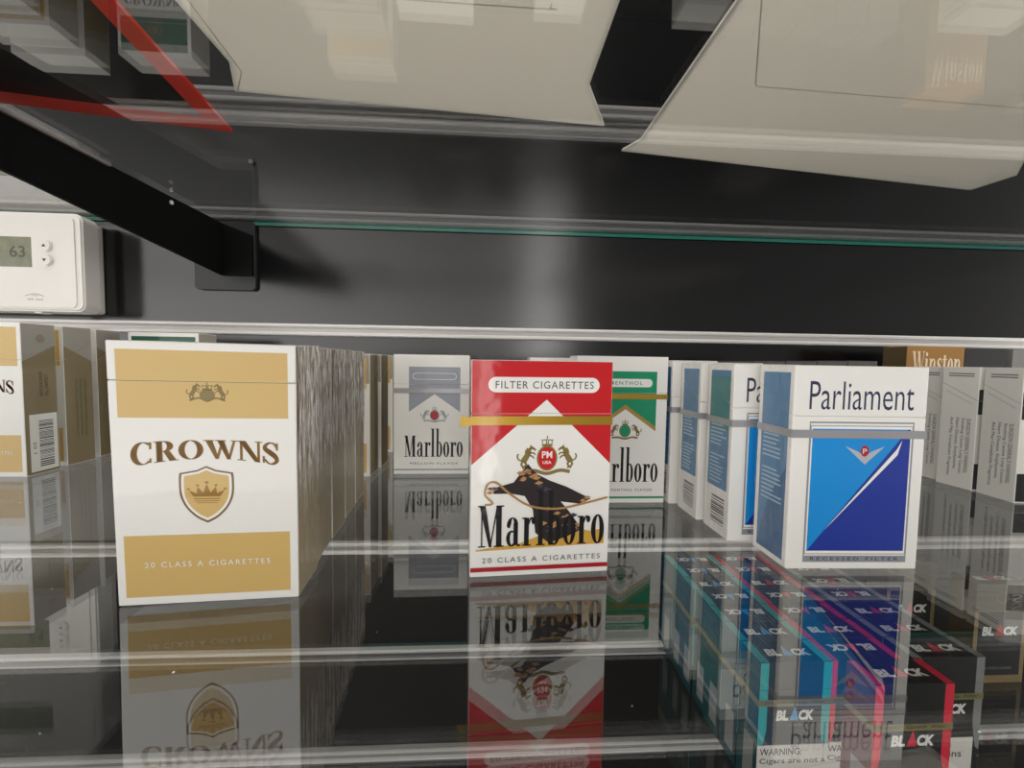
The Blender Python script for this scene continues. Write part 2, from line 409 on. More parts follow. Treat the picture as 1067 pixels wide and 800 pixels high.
def horse(flip=1):
    """rampant supporter, about 1 x 1.6, facing +x"""
    p = []
    p += stroke(smooth([(.10, .42), (.22, .62), (.34, .86), (.46, 1.10)]), [.34, .34, .35, .36, .36, .36, .34, .33, .32, .30, .28, .26, .24][:13])
    p += stroke(smooth([(.44, 1.06), (.50, 1.28), (.60, 1.42)]), [.26, .24, .22, .2, .19, .18, .17, .16, .15])
    p += stroke([(.54, 1.44), (.72, 1.34), (.86, 1.22)], [.18, .15, .09]); p += [[(.50, 1.46), (.54, 1.62), (.60, 1.48)]]
    p += stroke(smooth([(.40, 1.36), (.30, 1.2), (.26, 1.0)]), .12)
    p += stroke(smooth([(.46, 1.02), (.72, 1.04), (.82, .9)]), [.13, .12, .11, .1, .1, .09, .09, .08, .08]); p += stroke(smooth([(.42, .88), (.64, .82), (.76, .66)]), [.13, .12, .11, .1, .1, .09, .09, .08, .08])
    p += stroke(smooth([(.14, .46), (.30, .30), (.22, .12), (.30, .0)]), .12); p += stroke(smooth([(.08, .46), (.02, .26), (.12, .10), (.10, -.02)]), .12)
    p += stroke(smooth([(.02, .5), (-.16, .62), (-.22, .84), (-.14, .98)]), .09)
    return xf(p, lambda x, y: (flip * x, y))
def crown_shape():
    return [[(-.5, 0), (.5, 0), (.5, .12), (-.5, .12)]] + ring(-.26, .32, .24, .24, .16, .16, 0, 360, 12) + ring(.26, .32, .24, .24, .16, .16, 0, 360, 12) + ring(0, .36, .13, .28, .06, .2, 0, 360, 12) + ell(0, .74, .07, .1, 8) + ell(-.5, .5, .06, .06, 8) + ell(.5, .5, .06, .06, 8)
def coronet():
    return [[(-.5, .55), (-.36, .2), (.36, .2), (.5, .55), (.28, .36), (.25, .72), (.1, .4), (0, .86), (-.1, .4), (-.25, .72), (-.28, .36)]] + ell(-.5, .6, .05, .05, 8) + ell(.5, .6, .05, .05, 8) + ell(-.25, .78, .05, .05, 8) + ell(.25, .78, .05, .05, 8) + ell(0, .93, .06, .06, 8) + rect(-.36, .06, .36, .11) + rect(-.33, -.05, .33, -.01) + rect(-.28, -.14, .28, -.11)
def shield(cx, y0, y1, hw):
    h = y1 - y0
    L = smooth([(-hw, y1 - .13 * h), (-hw * .99, y0 + .52 * h), (-hw * .78, y0 + .28 * h), (-hw * .4, y0 + .1 * h), (0, y0)], 4)
    top = [(0, y1), (-hw * .35, y1 - .07 * h), (-hw * .98, y1 - .12 * h)]
    half = top + L[1:]
    full = half + [(-x, y) for x, y in reversed(half[1:-1])]
    return [[(cx + x, y) for x, y in full]]

# ------------------------------------------------------------------ cigarette pack builder
def clip_half(poly, a, b, c):
    """part of a convex polygon where a*u + b*v + c >= 0"""
    out = []
    for i in range(len(poly)):
        p, q = poly[i], poly[(i + 1) % len(poly)]
        fp = a * p[0] + b * p[1] + c; fq = a * q[0] + b * q[1] + c
        if fp >= 0: out.append(p)
        if (fp > 0 and fq < 0) or (fp < 0 and fq > 0):
            t = fp / (fp - fq); out.append((p[0] + (q[0] - p[0]) * t, p[1] + (q[1] - p[1]) * t))
    return out
def tris(ps):
    for p in ps:
        if len(p) == 3 or len(p) == 4 and convex(p): yield p
        else:
            for t in tessellate_polygon([[Vector((x, y, 0)) for x, y in p]]): yield [p[i] for i in t]
def convex(p):
    s = 0
    for i in range(len(p)):
        a, b, c = p[i], p[(i + 1) % len(p)], p[(i + 2) % len(p)]
        k = (b[0] - a[0]) * (c[1] - b[1]) - (b[1] - a[1]) * (c[0] - b[0])
        if abs(k) < 1e-12: continue
        if s and (k > 0) != (s > 0): return False
        s = k
    return True
def area2(p): return sum(p[i][0] * p[(i + 1) % len(p)][1] - p[(i + 1) % len(p)][0] * p[i][1] for i in range(len(p)))

def pack(label, cat, cx, cy_, th, w_=55., dp=22.5, h=87.5, z0=0., group=None, front=(), right=(), left=(), top=(), back=(),
         lf=None, lb=None, mats=(WHITE, WHITE), tape=None, name='cigarette_pack', extra=None, body_side=None, lean=(0, 0), facing=0):
    """front/right/left/top = [(polygons, material)], later entries lie over earlier ones"""
    lf = h * .755 if lf is None else lf; lb = h * .90 if lb is None else lb
    root = thing(name, label, cat, (cx, cy_, z0), th, group)
    if lean != (0, 0): root.rotation_euler = (lean[0], lean[1], th)
    pal = [mats[0], mats[1]]
    def mi(m):
        if m not in pal: pal.append(m)
        return pal.index(m)
    bb, bl = bmesh.new(), bmesh.new()
    bm_prism(bb, [(0, 0), (dp, 0), (dp, lb - .12), (0, lf - .12)], 'x', -w_ / 2, w_ / 2, 0, .35)
    bm_prism(bl, [(0, lf + .12), (dp, lb + .12), (dp, h), (0, h)], 'x', -w_ / 2, w_ / 2, 1, .35)
    def lay(shapes, pos, seam):
        for k, (ps, m) in enumerate(shapes):
            off = .02 + .014 * k; idx = mi(m)
            for t in tris(ps):
                if area2(t) < 0: t = t[::-1]
                for bm, sg in ((bb, -1), (bl, 1)):
                    if seam is None:
                        if sg < 0: continue
                        q = t
                    else:
                        a, b, c = seam
                        q = clip_half(t, sg * a, sg * b, sg * c - .1)
                    if len(q) < 3 or abs(area2(q)) < 1e-5: continue
                    try:
                        f = bm.faces.new([bm.verts.new(Vector(pos(u, v, off)) * S) for u, v in q]); f.material_index = idx
                    except ValueError: pass
    k_ = (lb - lf) / dp
    lay(front, lambda u, v, o: (u - w_ / 2, -o, v), (0, 1, -lf))
    lay(right, lambda u, v, o: (w_ / 2 + o, u, v), (-k_, 1, -lf))
    lay(left, lambda u, v, o: (-w_ / 2 - o, dp - u, v), (k_, 1, -lf - k_ * dp))
    lay(back, lambda u, v, o: (w_ / 2 - u, dp + o, v), (0, 1, -lb))
    lay(top, lambda u, v, o: (u - w_ / 2, v, h + o), None)
    body = link_mesh('body', bb, pal, root); lid = link_mesh('lid', bl, pal, root)
    if tape:
        v0, v1, tm = tape[:3]
        bt = bmesh.new(); g = .27
        pts = [(-w_ / 2 - g, -g), (w_ / 2 + g, -g), (w_ / 2 + g, dp + g), (-w_ / 2 - g, dp + g)]
        pin = [(-w_ / 2 - g + .08, -g + .08), (w_ / 2 + g - .08, -g + .08), (w_ / 2 + g - .08, dp + g - .08), (-w_ / 2 - g + .08, dp + g - .08)]
        for i in range(4):
            a, b = pts[i], pts[(i + 1) % 4]; c, d = pin[(i + 1) % 4], pin[i]
            lo = [bt.verts.new(Vector((p[0], p[1], v0)) * S) for p in (a, b, c, d)]
            hi = [bt.verts.new(Vector((p[0], p[1], v1)) * S) for p in (a, b, c, d)]
            bt.faces.new((lo[0], lo[1], hi[1], hi[0])); bt.faces.new((lo[1], lo[2], hi[2], hi[1])); bt.faces.new((lo[2], lo[3], hi[3], hi[2])); bt.faces.new((lo[3], lo[0], hi[0], hi[3]))
            bt.faces.new(hi); bt.faces.new(lo[::-1])
        if len(tape) > 3:      # lettering on the strip
            for t in tris(tape[3]):
                if area2(t) < 0: t = t[::-1]
                f = bt.faces.new([bt.verts.new(Vector((u - w_ / 2, -g - .05, v)) * S) for u, v in t]); f.material_index = 1
        link_mesh('tear_strip', bt, [tm, INK], root)
    if extra: extra(root, w_, dp, h)
    return root
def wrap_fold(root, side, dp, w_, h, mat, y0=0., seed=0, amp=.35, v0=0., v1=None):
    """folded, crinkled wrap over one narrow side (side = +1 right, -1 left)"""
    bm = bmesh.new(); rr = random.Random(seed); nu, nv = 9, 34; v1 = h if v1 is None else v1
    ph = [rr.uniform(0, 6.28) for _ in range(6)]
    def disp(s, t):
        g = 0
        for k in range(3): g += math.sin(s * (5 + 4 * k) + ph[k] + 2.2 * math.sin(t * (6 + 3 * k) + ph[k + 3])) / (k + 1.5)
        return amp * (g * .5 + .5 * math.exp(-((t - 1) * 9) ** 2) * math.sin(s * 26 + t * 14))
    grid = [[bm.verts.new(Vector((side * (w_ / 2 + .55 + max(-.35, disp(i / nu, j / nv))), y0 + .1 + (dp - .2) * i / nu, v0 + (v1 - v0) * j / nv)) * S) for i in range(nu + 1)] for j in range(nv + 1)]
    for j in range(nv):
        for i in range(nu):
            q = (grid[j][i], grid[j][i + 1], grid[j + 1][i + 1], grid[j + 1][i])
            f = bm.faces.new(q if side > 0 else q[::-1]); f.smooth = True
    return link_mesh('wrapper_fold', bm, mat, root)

# ---- print layouts -------------------------------------------------
def crowns_front(w_, h, band=GOLD, dark=DGOLD, line=OLIVE):
    u = lambda f: f * w_; v = lambda f: (1 - f) * h
    word = fit(roman_word() + xf(roman_word(), lambda x, y: (x + .035, y)) + xf(roman_word(), lambda x, y: (x - .03, y)), 0, 0, 1, 1)
    def warp(x, y):
        c = 1 - (2 * x - 1) ** 2; lo = .466 - .030 * c; hi = .362 - .012 * c + .012
        return (u(.10 + .80 * x), v(lo + (hi - lo) * y))
    crest = xf(crown_shape(), lambda x, y: (u(.515 + .055 * x), v(.175 - .035 * y))) \
        + xf(horse(1), lambda x, y: (u(.42 + .07 * x), v(.212 - .040 * y))) + xf(horse(-1), lambda x, y: (u(.61 + .07 * x), v(.212 - .040 * y))) \
        + ell(u(.515), v(.192), 2.4, 1.9, 12) + stroke(smooth([(u(.42), v(.214)), (u(.47), v(.204)), (u(.515), v(.216)), (u(.56), v(.204)), (u(.61), v(.214))]), .6)
    c = .497
    return [(rect(u(.045), v(.280), u(.955), v(.030)), band), (rect(u(.045), v(.968), u(.955), v(.727)), band),
            (crest, CREST), (xf(word, warp), dark),
            (shield(u(c), v(.683), v(.462), w_ * .148), line), (shield(u(c), v(.674), v(.469), w_ * .136), WHITE),
            (shield(u(c), v(.663), v(.478), w_ * .122), band), (xf(coronet(), lambda x, y: (u(c + .2 * x), v(.595 - .075 * y))), dark),
            (textbox('20 CLASS A CIGARETTES', u(.15), v(.853), u(.84), v(.832), space=1.35, bold=.006), WHITE)]
def medallion(cx, y0, y1, hw, body, oval, letters=True):
    h = y1 - y0; out = []
    out.append((xf(crown_shape(), lambda x, y: (cx + .42 * hw * x, y1 - .27 * h + .27 * h * y / .84)), body))
    out.append((xf(horse(1), lambda x, y: (cx - hw + .66 * hw * x, y0 + .16 * h + .62 * h * y / 1.62)) + xf(horse(-1), lambda x, y: (cx + hw + .66 * hw * x, y0 + .16 * h + .62 * h * y / 1.62)), body))
    rb = smooth([(cx - .9 * hw, y0 + .06 * h), (cx - .5 * hw, y0 + .10 * h), (cx, y0 + .02 * h), (cx + .5 * hw, y0 + .10 * h), (cx + .9 * hw, y0 + .06 * h)])
    out.append((stroke(rb, .09 * h), body))
    out.append((ell(cx, y0 + .42 * h, .40 * hw, .33 * h), body)); out.append((ell(cx, y0 + .42 * h, .34 * hw, .29 * h), oval))
    if letters:
        out.append((textbox('PM', cx - .2 * hw, y0 + .42 * h, cx + .2 * hw, y0 + .60 * h, bold=.02) + textbox('USA', cx - .17 * hw, y0 + .27 * h, cx + .17 * hw, y0 + .35 * h, bold=.02), WHITE))
    return out
def red_front(w_, h):
    u = lambda f: f * w_; v = lambda f: (1 - f) * h
    o = [([[(0.2, h - .2), (0.2, v(.478)), (u(.525), v(.178)), (w_ - .2, v(.478)), (w_ - .2, h - .2)]], RED),
         (rrect(u(.115), v(.146), u(.905), v(.076), 3.0), WHITE), (textbox('FILTER CIGARETTES', u(.165), v(.128), u(.862), v(.094), bold=.008, space=1.18), GREYINK)]
    o += medallion(u(.535), v(.525), v(.345), w_ * .185, CREST, RED)
    # plain country scene in the band's colours: ochre ground, dark brush, a loop of rope
    o.append(([[(u(.04), v(.878)), (u(.965), v(.862)), (u(.965), v(.79)), (u(.86), v(.80)), (u(.70), v(.775)), (u(.55), v(.80)), (u(.34), v(.85)), (u(.04), v(.872))]], OCHRE))
    brush = [[(u(.16), v(.585)), (u(.30), v(.56)), (u(.37), v(.50)), (u(.40), v(.475)), (u(.43), v(.50)), (u(.47), v(.525)), (u(.56), v(.555)), (u(.68), v(.585)), (u(.86), v(.645)), (u(.78), v(.668)), (u(.64), v(.655)), (u(.70), v(.70)), (u(.80), v(.79)), (u(.70), v(.82)), (u(.56), v(.85)), (u(.46), v(.80)), (u(.44), v(.69)), (u(.38), v(.625)), (u(.28), v(.612)), (u(.16), v(.612))]]
    o.append((brush, COALBROWN))
    rr = random.Random(11); pt, pn = [], []
    for (a, b, r, k) in ((.40, .505, .05, 5), (.37, .535, .04, 4), (.44, .545, .04, 4), (.50, .60, .05, 3), (.82, .65, .03, 4), (.14, .595, .03, 4), (.68, .74, .06, 6), (.74, .785, .05, 5), (.60, .70, .05, 4), (.56, .78, .05, 4)):
        for q in range(k):
            x, y = u(a + rr.uniform(-r, r)), v(b + rr.uniform(-r, r) * .5); l = rr.uniform(.8, 2.0)
            (pt if (a, b) != (.50, .60) and rr.random() < .72 else pn).append([(x - l, y - .2), (x, y + l * .5), (x + l, y + .1), (x + .2, y - l * .45)])
    o.append((pt, TAN)); o.append((pn, card('slate_print', (66, 66, 84))))
    o.append((fit(condensed_word('Marlboro'), u(.055), v(.862), u(.965), v(.60)), INK))
    o.append((stroke(smooth([(u(.10), v(.662)), (u(.155), v(.655)), (u(.10), v(.615)), (u(.12), v(.565)), (u(.18), v(.56)), (u(.27), v(.61)), (u(.42), v(.672)), (u(.62), v(.688)), (u(.82), v(.665)), (u(.985), v(.640))]), .85), card('rope_print', (176, 136, 80))))
    o.append((textbox('20 CLASS A CIGARETTES', u(.085), v(.934), u(.94), v(.910), space=1.35), GREYINK))
    o.append((rect(.2, v(.975), w_ - .2, v(.955)), DRED))
    return o
def chevron_front(w_, h, main, line, body, oval, flav, pill, word2, edge):
    u = lambda f: f * w_; v = lambda f: (1 - f) * h
    o = []
    if line: o.append(([[(u(.20), v(.10)), (u(.20), v(.505)), (u(.54), v(.356)), (u(.88), v(.505)), (u(.88), v(.10))]], line))
    o.append(([[(u(.20), v(.10)), (u(.20), v(.475)), (u(.54), v(.326)), (u(.88), v(.475)), (u(.88), v(.10))]], main))
    o.append((rrect(u(.25), v(.206), u(.83), v(.150), 2.3), WHITE))
    if pill: o.append((textbox(pill, u(.36), v(.190), u(.72), v(.166), space=1.3, bold=.006), main))
    else: o.append((rrect(u(.258), v(.201), u(.822), v(.155), 2.0), main))
    o += medallion(u(.54), v(.56), v(.425), w_ * .16, body, oval, False)
    o.append((fit(condensed_word('Marlboro'), u(.14), v(.855), u(.92), v(.615)), INK))
    o.append((textbox(word2, u(.22), v(.918), u(.86), v(.900), space=1.3), flav))
    o.append((rect(.2, v(.968), w_ - .2, v(.955)), edge))
    return o
def recessed_front(w_, h):
    u = lambda f: f * w_; v = lambda f: (1 - f) * h
    x0, x1 = u(.125), u(.915); a0, a1 = u(.150), u(.89)
    return [(textbox('Parliament', u(.115), v(.212), u(.90), v(.075), bold=-.004), NAVY),
            (rect(x0, v(.965), x1, v(.27)), card('pewter_print', (150, 153, 160))), (rect(x0 + .5, v(.932), x1 - .5, v(.278)), WHITE),
            (rect(a0 - .9, v(.926), a1 + .9, v(.288)), card('pewter_print', (150, 153, 160))), (rect(a0 - .6, v(.922), a1 + .6, v(.292)), WHITE),
            (rect(a0, v(.908), a1, v(.305)), ROYAL),
            ([[(a0, v(.908)), (a1 - .02 * w_, v(.305)), (a0, v(.305))]], SKY),
            ([[(u(.275), v(.805)), (u(.79), v(.405)), (u(.83), v(.358)), (u(.80), v(.43))]], WHITE),
            ([[(u(.40), v(.388)), (u(.50), v(.415)), (u(.55), v(.438)), (u(.60), v(.415)), (u(.70), v(.388)), (u(.555), v(.478))]], SILVER),
            (ell(u(.55), v(.412), 1.75, 2.3), DRED), (textbox('P', u(.535), v(.425), u(.565), v(.40)), WHITE),
            (textbox('RECESSED FILTER', u(.18), v(.955), u(.855), v(.94), space=1.5, bold=.006), NAVY)]
def blue_side(dp, h, col2, seed, code=True):
    """white narrow side with an inset blue panel and pale small print"""
    o = [(rect(2.6, h * .27 if code else 2.5, dp - 2.6, h - 3), SIDEBLUE), (rect(2.6, h * .62, dp - 2.6, h - 6), col2)]
    if not code: o.append(([[(2.6, 2.5), (dp - 2.6, 2.5), (dp - 2.6, h * .5), (9, h * .3)]], card('deep_side_blue_print', (44, 98, 146))))
    rr = random.Random(seed); lines = []
    for k in range(17):
        y = h * .30 + k * 1.9
        if k in (8, 9): continue
        lines += rect(4.2, y, 4.2 + rr.uniform(8, dp - 8.6), y + .7)
    o.append((lines, PALEBLUE))
    if code: o.append((barcode(7, 5, dp - 4, h * .22, True, seed), INK))
    return o
def warn_side(dp, h, size=1.):
    ls = ["SURGEON GENERAL'S WARNING:", "Smoking Causes Lung Cancer,", "Heart Disease, Emphysema,", "And May Complicate Pregnancy."]
    o = []
    for k, s in enumerate(ls):
        x1 = dp - 3.2 - k * 3.5
        ln = len(s) / 29 * h * .50
        o.append((rot90cw(text(s), x1 - 2.5, h * .58 - ln, x1, h * .58), INK))
    tiny = []
    for k in range(2): tiny += rect(4, h - 5 - k * 1.6, dp - 3, h - 4.3 - k * 1.6)
    o.append((tiny, GREYINK))
    o.append((stroke([(3, h * .80), (dp - 3, h * .70)], .25), card('pewter_print', (150, 153, 160))))
    return o

# ------------------------------------------------------------------ setting
WY = 426.
bm = bmesh.new(); bm_box(bm, -1100, 1100, WY, WY + 18, -990, 900); struct(link_mesh('wall_back', bm, LAMINATE))
def rail(name, z0, z1, m, bead=None):
    h = z1 - z0
    prof = [(WY, z0), (WY - 5, z0), (WY - 6.5, z0 + 1), (WY - 6.5, z0 + .22 * h), (WY - 4.6, z0 + .34 * h), (WY - 4.6, z0 + .62 * h), (WY - 5.8, z0 + .70 * h), (WY - 6.5, z0 + .8 * h), (WY - 6.5, z1 - .8), (WY - 5.6, z1), (WY, z1)]
    bm = bmesh.new(); bm_prism(bm, prof, 'x', -1100, 1100)
    for f in bm.faces:      # the recessed web between the two beads is duller
        c = f.calc_center_median() / S
        if c.y > WY - 5.3 and c.y < WY - 4 and len(f.verts) == 4 and z0 + .3 * h < c.z < z1 - .25 * h: f.material_index = 1
    struct(link_mesh(name, bm, [bead or ALU, m]))
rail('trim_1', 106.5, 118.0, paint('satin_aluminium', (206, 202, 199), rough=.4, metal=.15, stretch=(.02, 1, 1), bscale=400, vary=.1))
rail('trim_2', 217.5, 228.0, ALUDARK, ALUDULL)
rail('trim_3', -115.5, -103, ALUDULL)
rail('trim_5', -228.5, -217, ALUDULL)
rail('trim_6', -339, -326, ALUDULL)
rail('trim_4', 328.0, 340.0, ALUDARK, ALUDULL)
def glass(label, y0, y1, x0, x1, z0, t, gm, em=None):
    bm = bmesh.new(); fs = bm_box(bm, x0, x1, y0, y1, z0, z0 + t)
    for f in fs[2:]: f.material_index = 1
    return tag(link_mesh('glass_shelf', bm, [gm, em or EDGE]), label, 'shelf')
glass('clear glass shelf carrying the cigarette packs', 35, WY, -620, 700, -2.8, 2.8, GLASS)
glass('clear glass shelf overhead with teal back edge and cream trays on it', 60, WY - 2, -620, 700, 212.7, 3.0, GLASSTOP)

glass('lowest glass shelf holding the rows of small black cigar packs', 35, WY - 7.5, -620, 700, -224.8, 2.8, GLASSTOP, ALUDARK)
bm = bmesh.new(); bm_box(bm, -2200, 2200, -2600, 700, -1010, -1000); struct(link_mesh('floor', bm, paint('grey_shop_tile', (96, 94, 91), rough=.3, bscale=3)))

# bracket on the left
br = thing('shelf_bracket', 'black steel shelf bracket running to the wall under the overhead glass', 'bracket', (-258, 424, 150))
def rel(p): return (p[0] + 258, p[1] - 424, p[2] - 150)
bm = bmesh.new(); bm_prism(bm, [(421 - 424, 163 - 150), (421 - 424, 212.6 - 150), (70 - 424, 212.6 - 150), (70 - 424, 200 - 150), (242 - 424, 181 - 150)], 'x', -3, 0, 0, .3); link_mesh('arm', bm, BLACKPAINT, br)
bm = bmesh.new(); bm_prism(bm, [(0, 13), (27, 13), (27, 52), (0, 62.4)], 'y', -6, -2.2, 0, .3); link_mesh('flange', bm, BLACKPAINT, br)
bm = bmesh.new(); bm_prism(bm, [(x - 28.5, z - .5) for x, z in rrect(0, 0, 57, 66, 4)[0]], 'y', -2.2, 2, 0, .3); link_mesh('wall_plate', bm, SATINBLACK, br)
bm = bmesh.new(); bm_tube(bm, (.4, 354.9 - 424, 207.7 - 150), 'x', 1.6, 1.2, 14); link_mesh('screw', bm, ALU, br)
bm = bmesh.new(); bm_box(bm, -3, 2.2, 72 - 424, 300 - 424, 61.0, 62.5); link_mesh('lit_edge_strip', bm, EDGESCREWGREY, br)  # grey strip added for the lit line along the arm's top edge
bm = bmesh.new(); bm_tube(bm, (-233, 424.9, 273), 'y', 1.2, 3, 14); bm_tube(bm, (-233, 423.2, 273), 'y', 2.0, .9, 14)
tag(link_mesh('wall_screw', bm, EDGESCREWGREY), 'small bright screw in the black wall above the shelf bracket', 'screw')

# trays on the overhead glass
def tray(label, outer, z0, hgt, mat, creases, cat='tray'):
    t = thing('display_tray', label, cat, (0, 0, z0))
    bm = bmesh.new(); bm_prism(bm, outer, 'z', 0, .9, 0, .25); link_mesh('base', bm, mat, t)
    bm = bmesh.new(); n = len(outer)
    cx = sum(p[0] for p in outer) / n; cyy = sum(p[1] for p in outer) / n
    for i in range(n):
        a, b = outer[i], outer[(i + 1) % n]
        q = [(cx + (p[0] - cx) * k, cyy + (p[1] - cyy) * k) for p, k in ((a, .998), (b, .998), (b, .988), (a, .988))]
        bm_prism(bm, q, 'z', .9, hgt)
    link_mesh('side_walls', bm, mat, t)
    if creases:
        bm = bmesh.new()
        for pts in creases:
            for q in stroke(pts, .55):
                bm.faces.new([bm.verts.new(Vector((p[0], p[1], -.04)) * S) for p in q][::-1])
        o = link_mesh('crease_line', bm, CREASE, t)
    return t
ZT = 215.75
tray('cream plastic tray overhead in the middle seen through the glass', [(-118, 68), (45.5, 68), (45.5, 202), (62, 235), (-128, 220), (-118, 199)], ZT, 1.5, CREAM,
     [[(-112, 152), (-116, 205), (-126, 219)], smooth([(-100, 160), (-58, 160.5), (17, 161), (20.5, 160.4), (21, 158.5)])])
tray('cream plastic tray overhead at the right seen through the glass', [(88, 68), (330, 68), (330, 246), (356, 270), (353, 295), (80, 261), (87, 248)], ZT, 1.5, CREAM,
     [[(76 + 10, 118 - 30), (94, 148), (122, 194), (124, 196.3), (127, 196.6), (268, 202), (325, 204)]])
t = tray('black tray with a red rim overhead at the left by the bracket', [(-400, 70), (-132, 70), (-141, 160), (-160, 244), (-203, 240.5), (-400, 222)], ZT, 3.2, TRAYBLACK, None)
bm = bmesh.new()
ou = [(-400, 237), (-247, 243), (-152, 258), (-140, 165), (-128, 70)]; inn = [(-400, 222), (-203, 240.5), (-160, 244), (-149, 165), (-139, 70)]
ou = [(-400, 220), (-247, 241), (-152, 258.5), (-140.5, 165), (-129, 70)]
inn = [(-400, 204), (-247, 229), (-160, 244), (-149, 165), (-138, 70)]
for i in range(4): bm_prism(bm, [ou[i], ou[i + 1], inn[i + 1], inn[i]], 'z', -.1, 1.6)
link_mesh('red_rim', bm, REDPLASTIC, t)

# thermostat on the wall
th = thing('thermostat', 'white wall thermostat with a green-grey screen left of the bracket', 'thermostat', (-440, WY, 165))
bm = bmesh.new(); bm_box(bm, -76, 68, -13, -.2, -42, 42, 0, 2.5); link_mesh('back_plate', bm, THERMOSIDE, th)
bm = bmesh.new()
A = rrect(-74, -42.5, 74.5, 43.8, 7); Bq = rrect(-74, -43.0, 74.0, 43.8, 7)
va = [bm.verts.new(Vector((x + 3.6, -33.0, z)) * S) for x, z in A[0]]; vb = [bm.verts.new(Vector((x, -13, z)) * S) for x, z in Bq[0]]
f1 = bm.faces.new(va)
for i in range(len(va)): bm.faces.new((va[i], va[(i + 1) % len(va)], vb[(i + 1) % len(vb)], vb[i]))
bm.faces.new(vb[::-1]); bmesh.ops.recalc_face_normals(bm, faces=bm.faces[:])
bmesh.ops.bevel(bm, geom=list(f1.edges), offset=1.6 * S, segments=3, affect='EDGES')
link_mesh('housing', bm, THERMO, th)
bm = bmesh.new(); bm_prism(bm, rrect(-70, -39.5, 72, 40.5, 5)[0], 'y', -33.9, -32.9, 0, .3); cov = link_mesh('cover', bm, THERMO, th)
bm = bmesh.new()
for ps in (textbox('TEMP  HOLD', 30.5, -33.2, 44, -31.6), textbox('FAN', 34.5, -29.6, 39.6, -28.4), stroke(smooth([(29, -29.5), (37, -27.4), (45, -29.5)]), .4)):
    for q in ps: bm.faces.new([bm.verts.new(Vector((x, -33.96, z)) * S) for x, z in q])
link_mesh('lettering', bm, GREYINK, th)
bm = bmesh.new(); bm_box(bm, -46, 36, -34.1, -33.6, -4.3, 21.8, 0, .2); scr = link_mesh('screen', bm, LCD, th)
bm = bmesh.new()
for q in textbox('63', 18, 4, 31, 14, bold=.01): bm.faces.new([bm.verts.new(Vector((x, -34.16, z)) * S) for x, z in q])
link_mesh('digits', bm, card('lcd_digit_olive', (62, 66, 48)), scr)
for zz, up in ((14.6, 1), (2.0, -1)):
    bm = bmesh.new(); bm_tube(bm, (48.5, -34.6, zz), 'y', 5.2, 2.6, 28, 0)
    bmesh.ops.bevel(bm, geom=[e for e in bm.edges if abs((e.verts[0].co.y + e.verts[1].co.y) / 2 + .0359) < .0002], offset=.7 * S, segments=2, affect='EDGES')
    b = link_mesh('button', bm, THERMO, th)
    bm = bmesh.new()
    q = [(46.4, zz - 1.1 * up), (50.0, zz - 1.1 * up), (48.2, zz + 1.5 * up)]
    bm.faces.new([bm.verts.new(Vector((x, -35.98, z)) * S) for x, z in (q if up > 0 else q[::-1])]); link_mesh('arrow', bm, INK, b)
bm = bmesh.new(); bm_box(bm, 33, 39, -31, -22, -44.4, -42.6, 0, .5); link_mesh('release_tab', bm, THERMO, th)

# ------------------------------------------------------------------ packs on the glass
GR = 'gold and white packs in the left row'
lab_row = ['large white and gold cigarette pack at the front of the left row', 'gold-sided pack directly behind the large white and gold pack',
           'gold-sided pack third from the front of the left row', 'gold-sided pack fourth from the front of the left row', 'gold-sided pack fifth from the front of the left row']
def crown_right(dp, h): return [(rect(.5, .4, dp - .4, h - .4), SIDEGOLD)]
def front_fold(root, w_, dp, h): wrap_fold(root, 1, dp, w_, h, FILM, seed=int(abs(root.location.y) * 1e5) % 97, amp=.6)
pos = [(-95.0 - 2.35 * k - (1.2 if k else 0), 143.8 + 24.1 * k, .093 + (0, .006, -.012, .004, -.008)[k]) for k in range(5)]
for k, (x, y, a) in enumerate(pos):
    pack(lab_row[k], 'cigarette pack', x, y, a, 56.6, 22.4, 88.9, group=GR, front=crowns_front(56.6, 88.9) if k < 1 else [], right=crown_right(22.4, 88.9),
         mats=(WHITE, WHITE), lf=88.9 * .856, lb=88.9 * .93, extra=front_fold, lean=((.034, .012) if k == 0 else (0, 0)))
for (x, y, lb_) in ((-112.5, 298.4, 'white-edged pack standing alone behind the left gold row'), (-111.2, 324.2, 'white-edged pack second behind the left gold row'), (-114.5, 376.8, 'dim pack farthest behind the left gold row near the wall')):
    pack(lb_, 'cigarette pack', x, y, .01, 55, 22.5, 88, group='spaced packs behind the left row', front=crowns_front(55, 88)[:2], right=[(rect(.5, .4, 22, 87.6), SIDEGOLD), (rect(8, 20, 12, 87), ASH)], mats=(WHITE, LIDGREY))

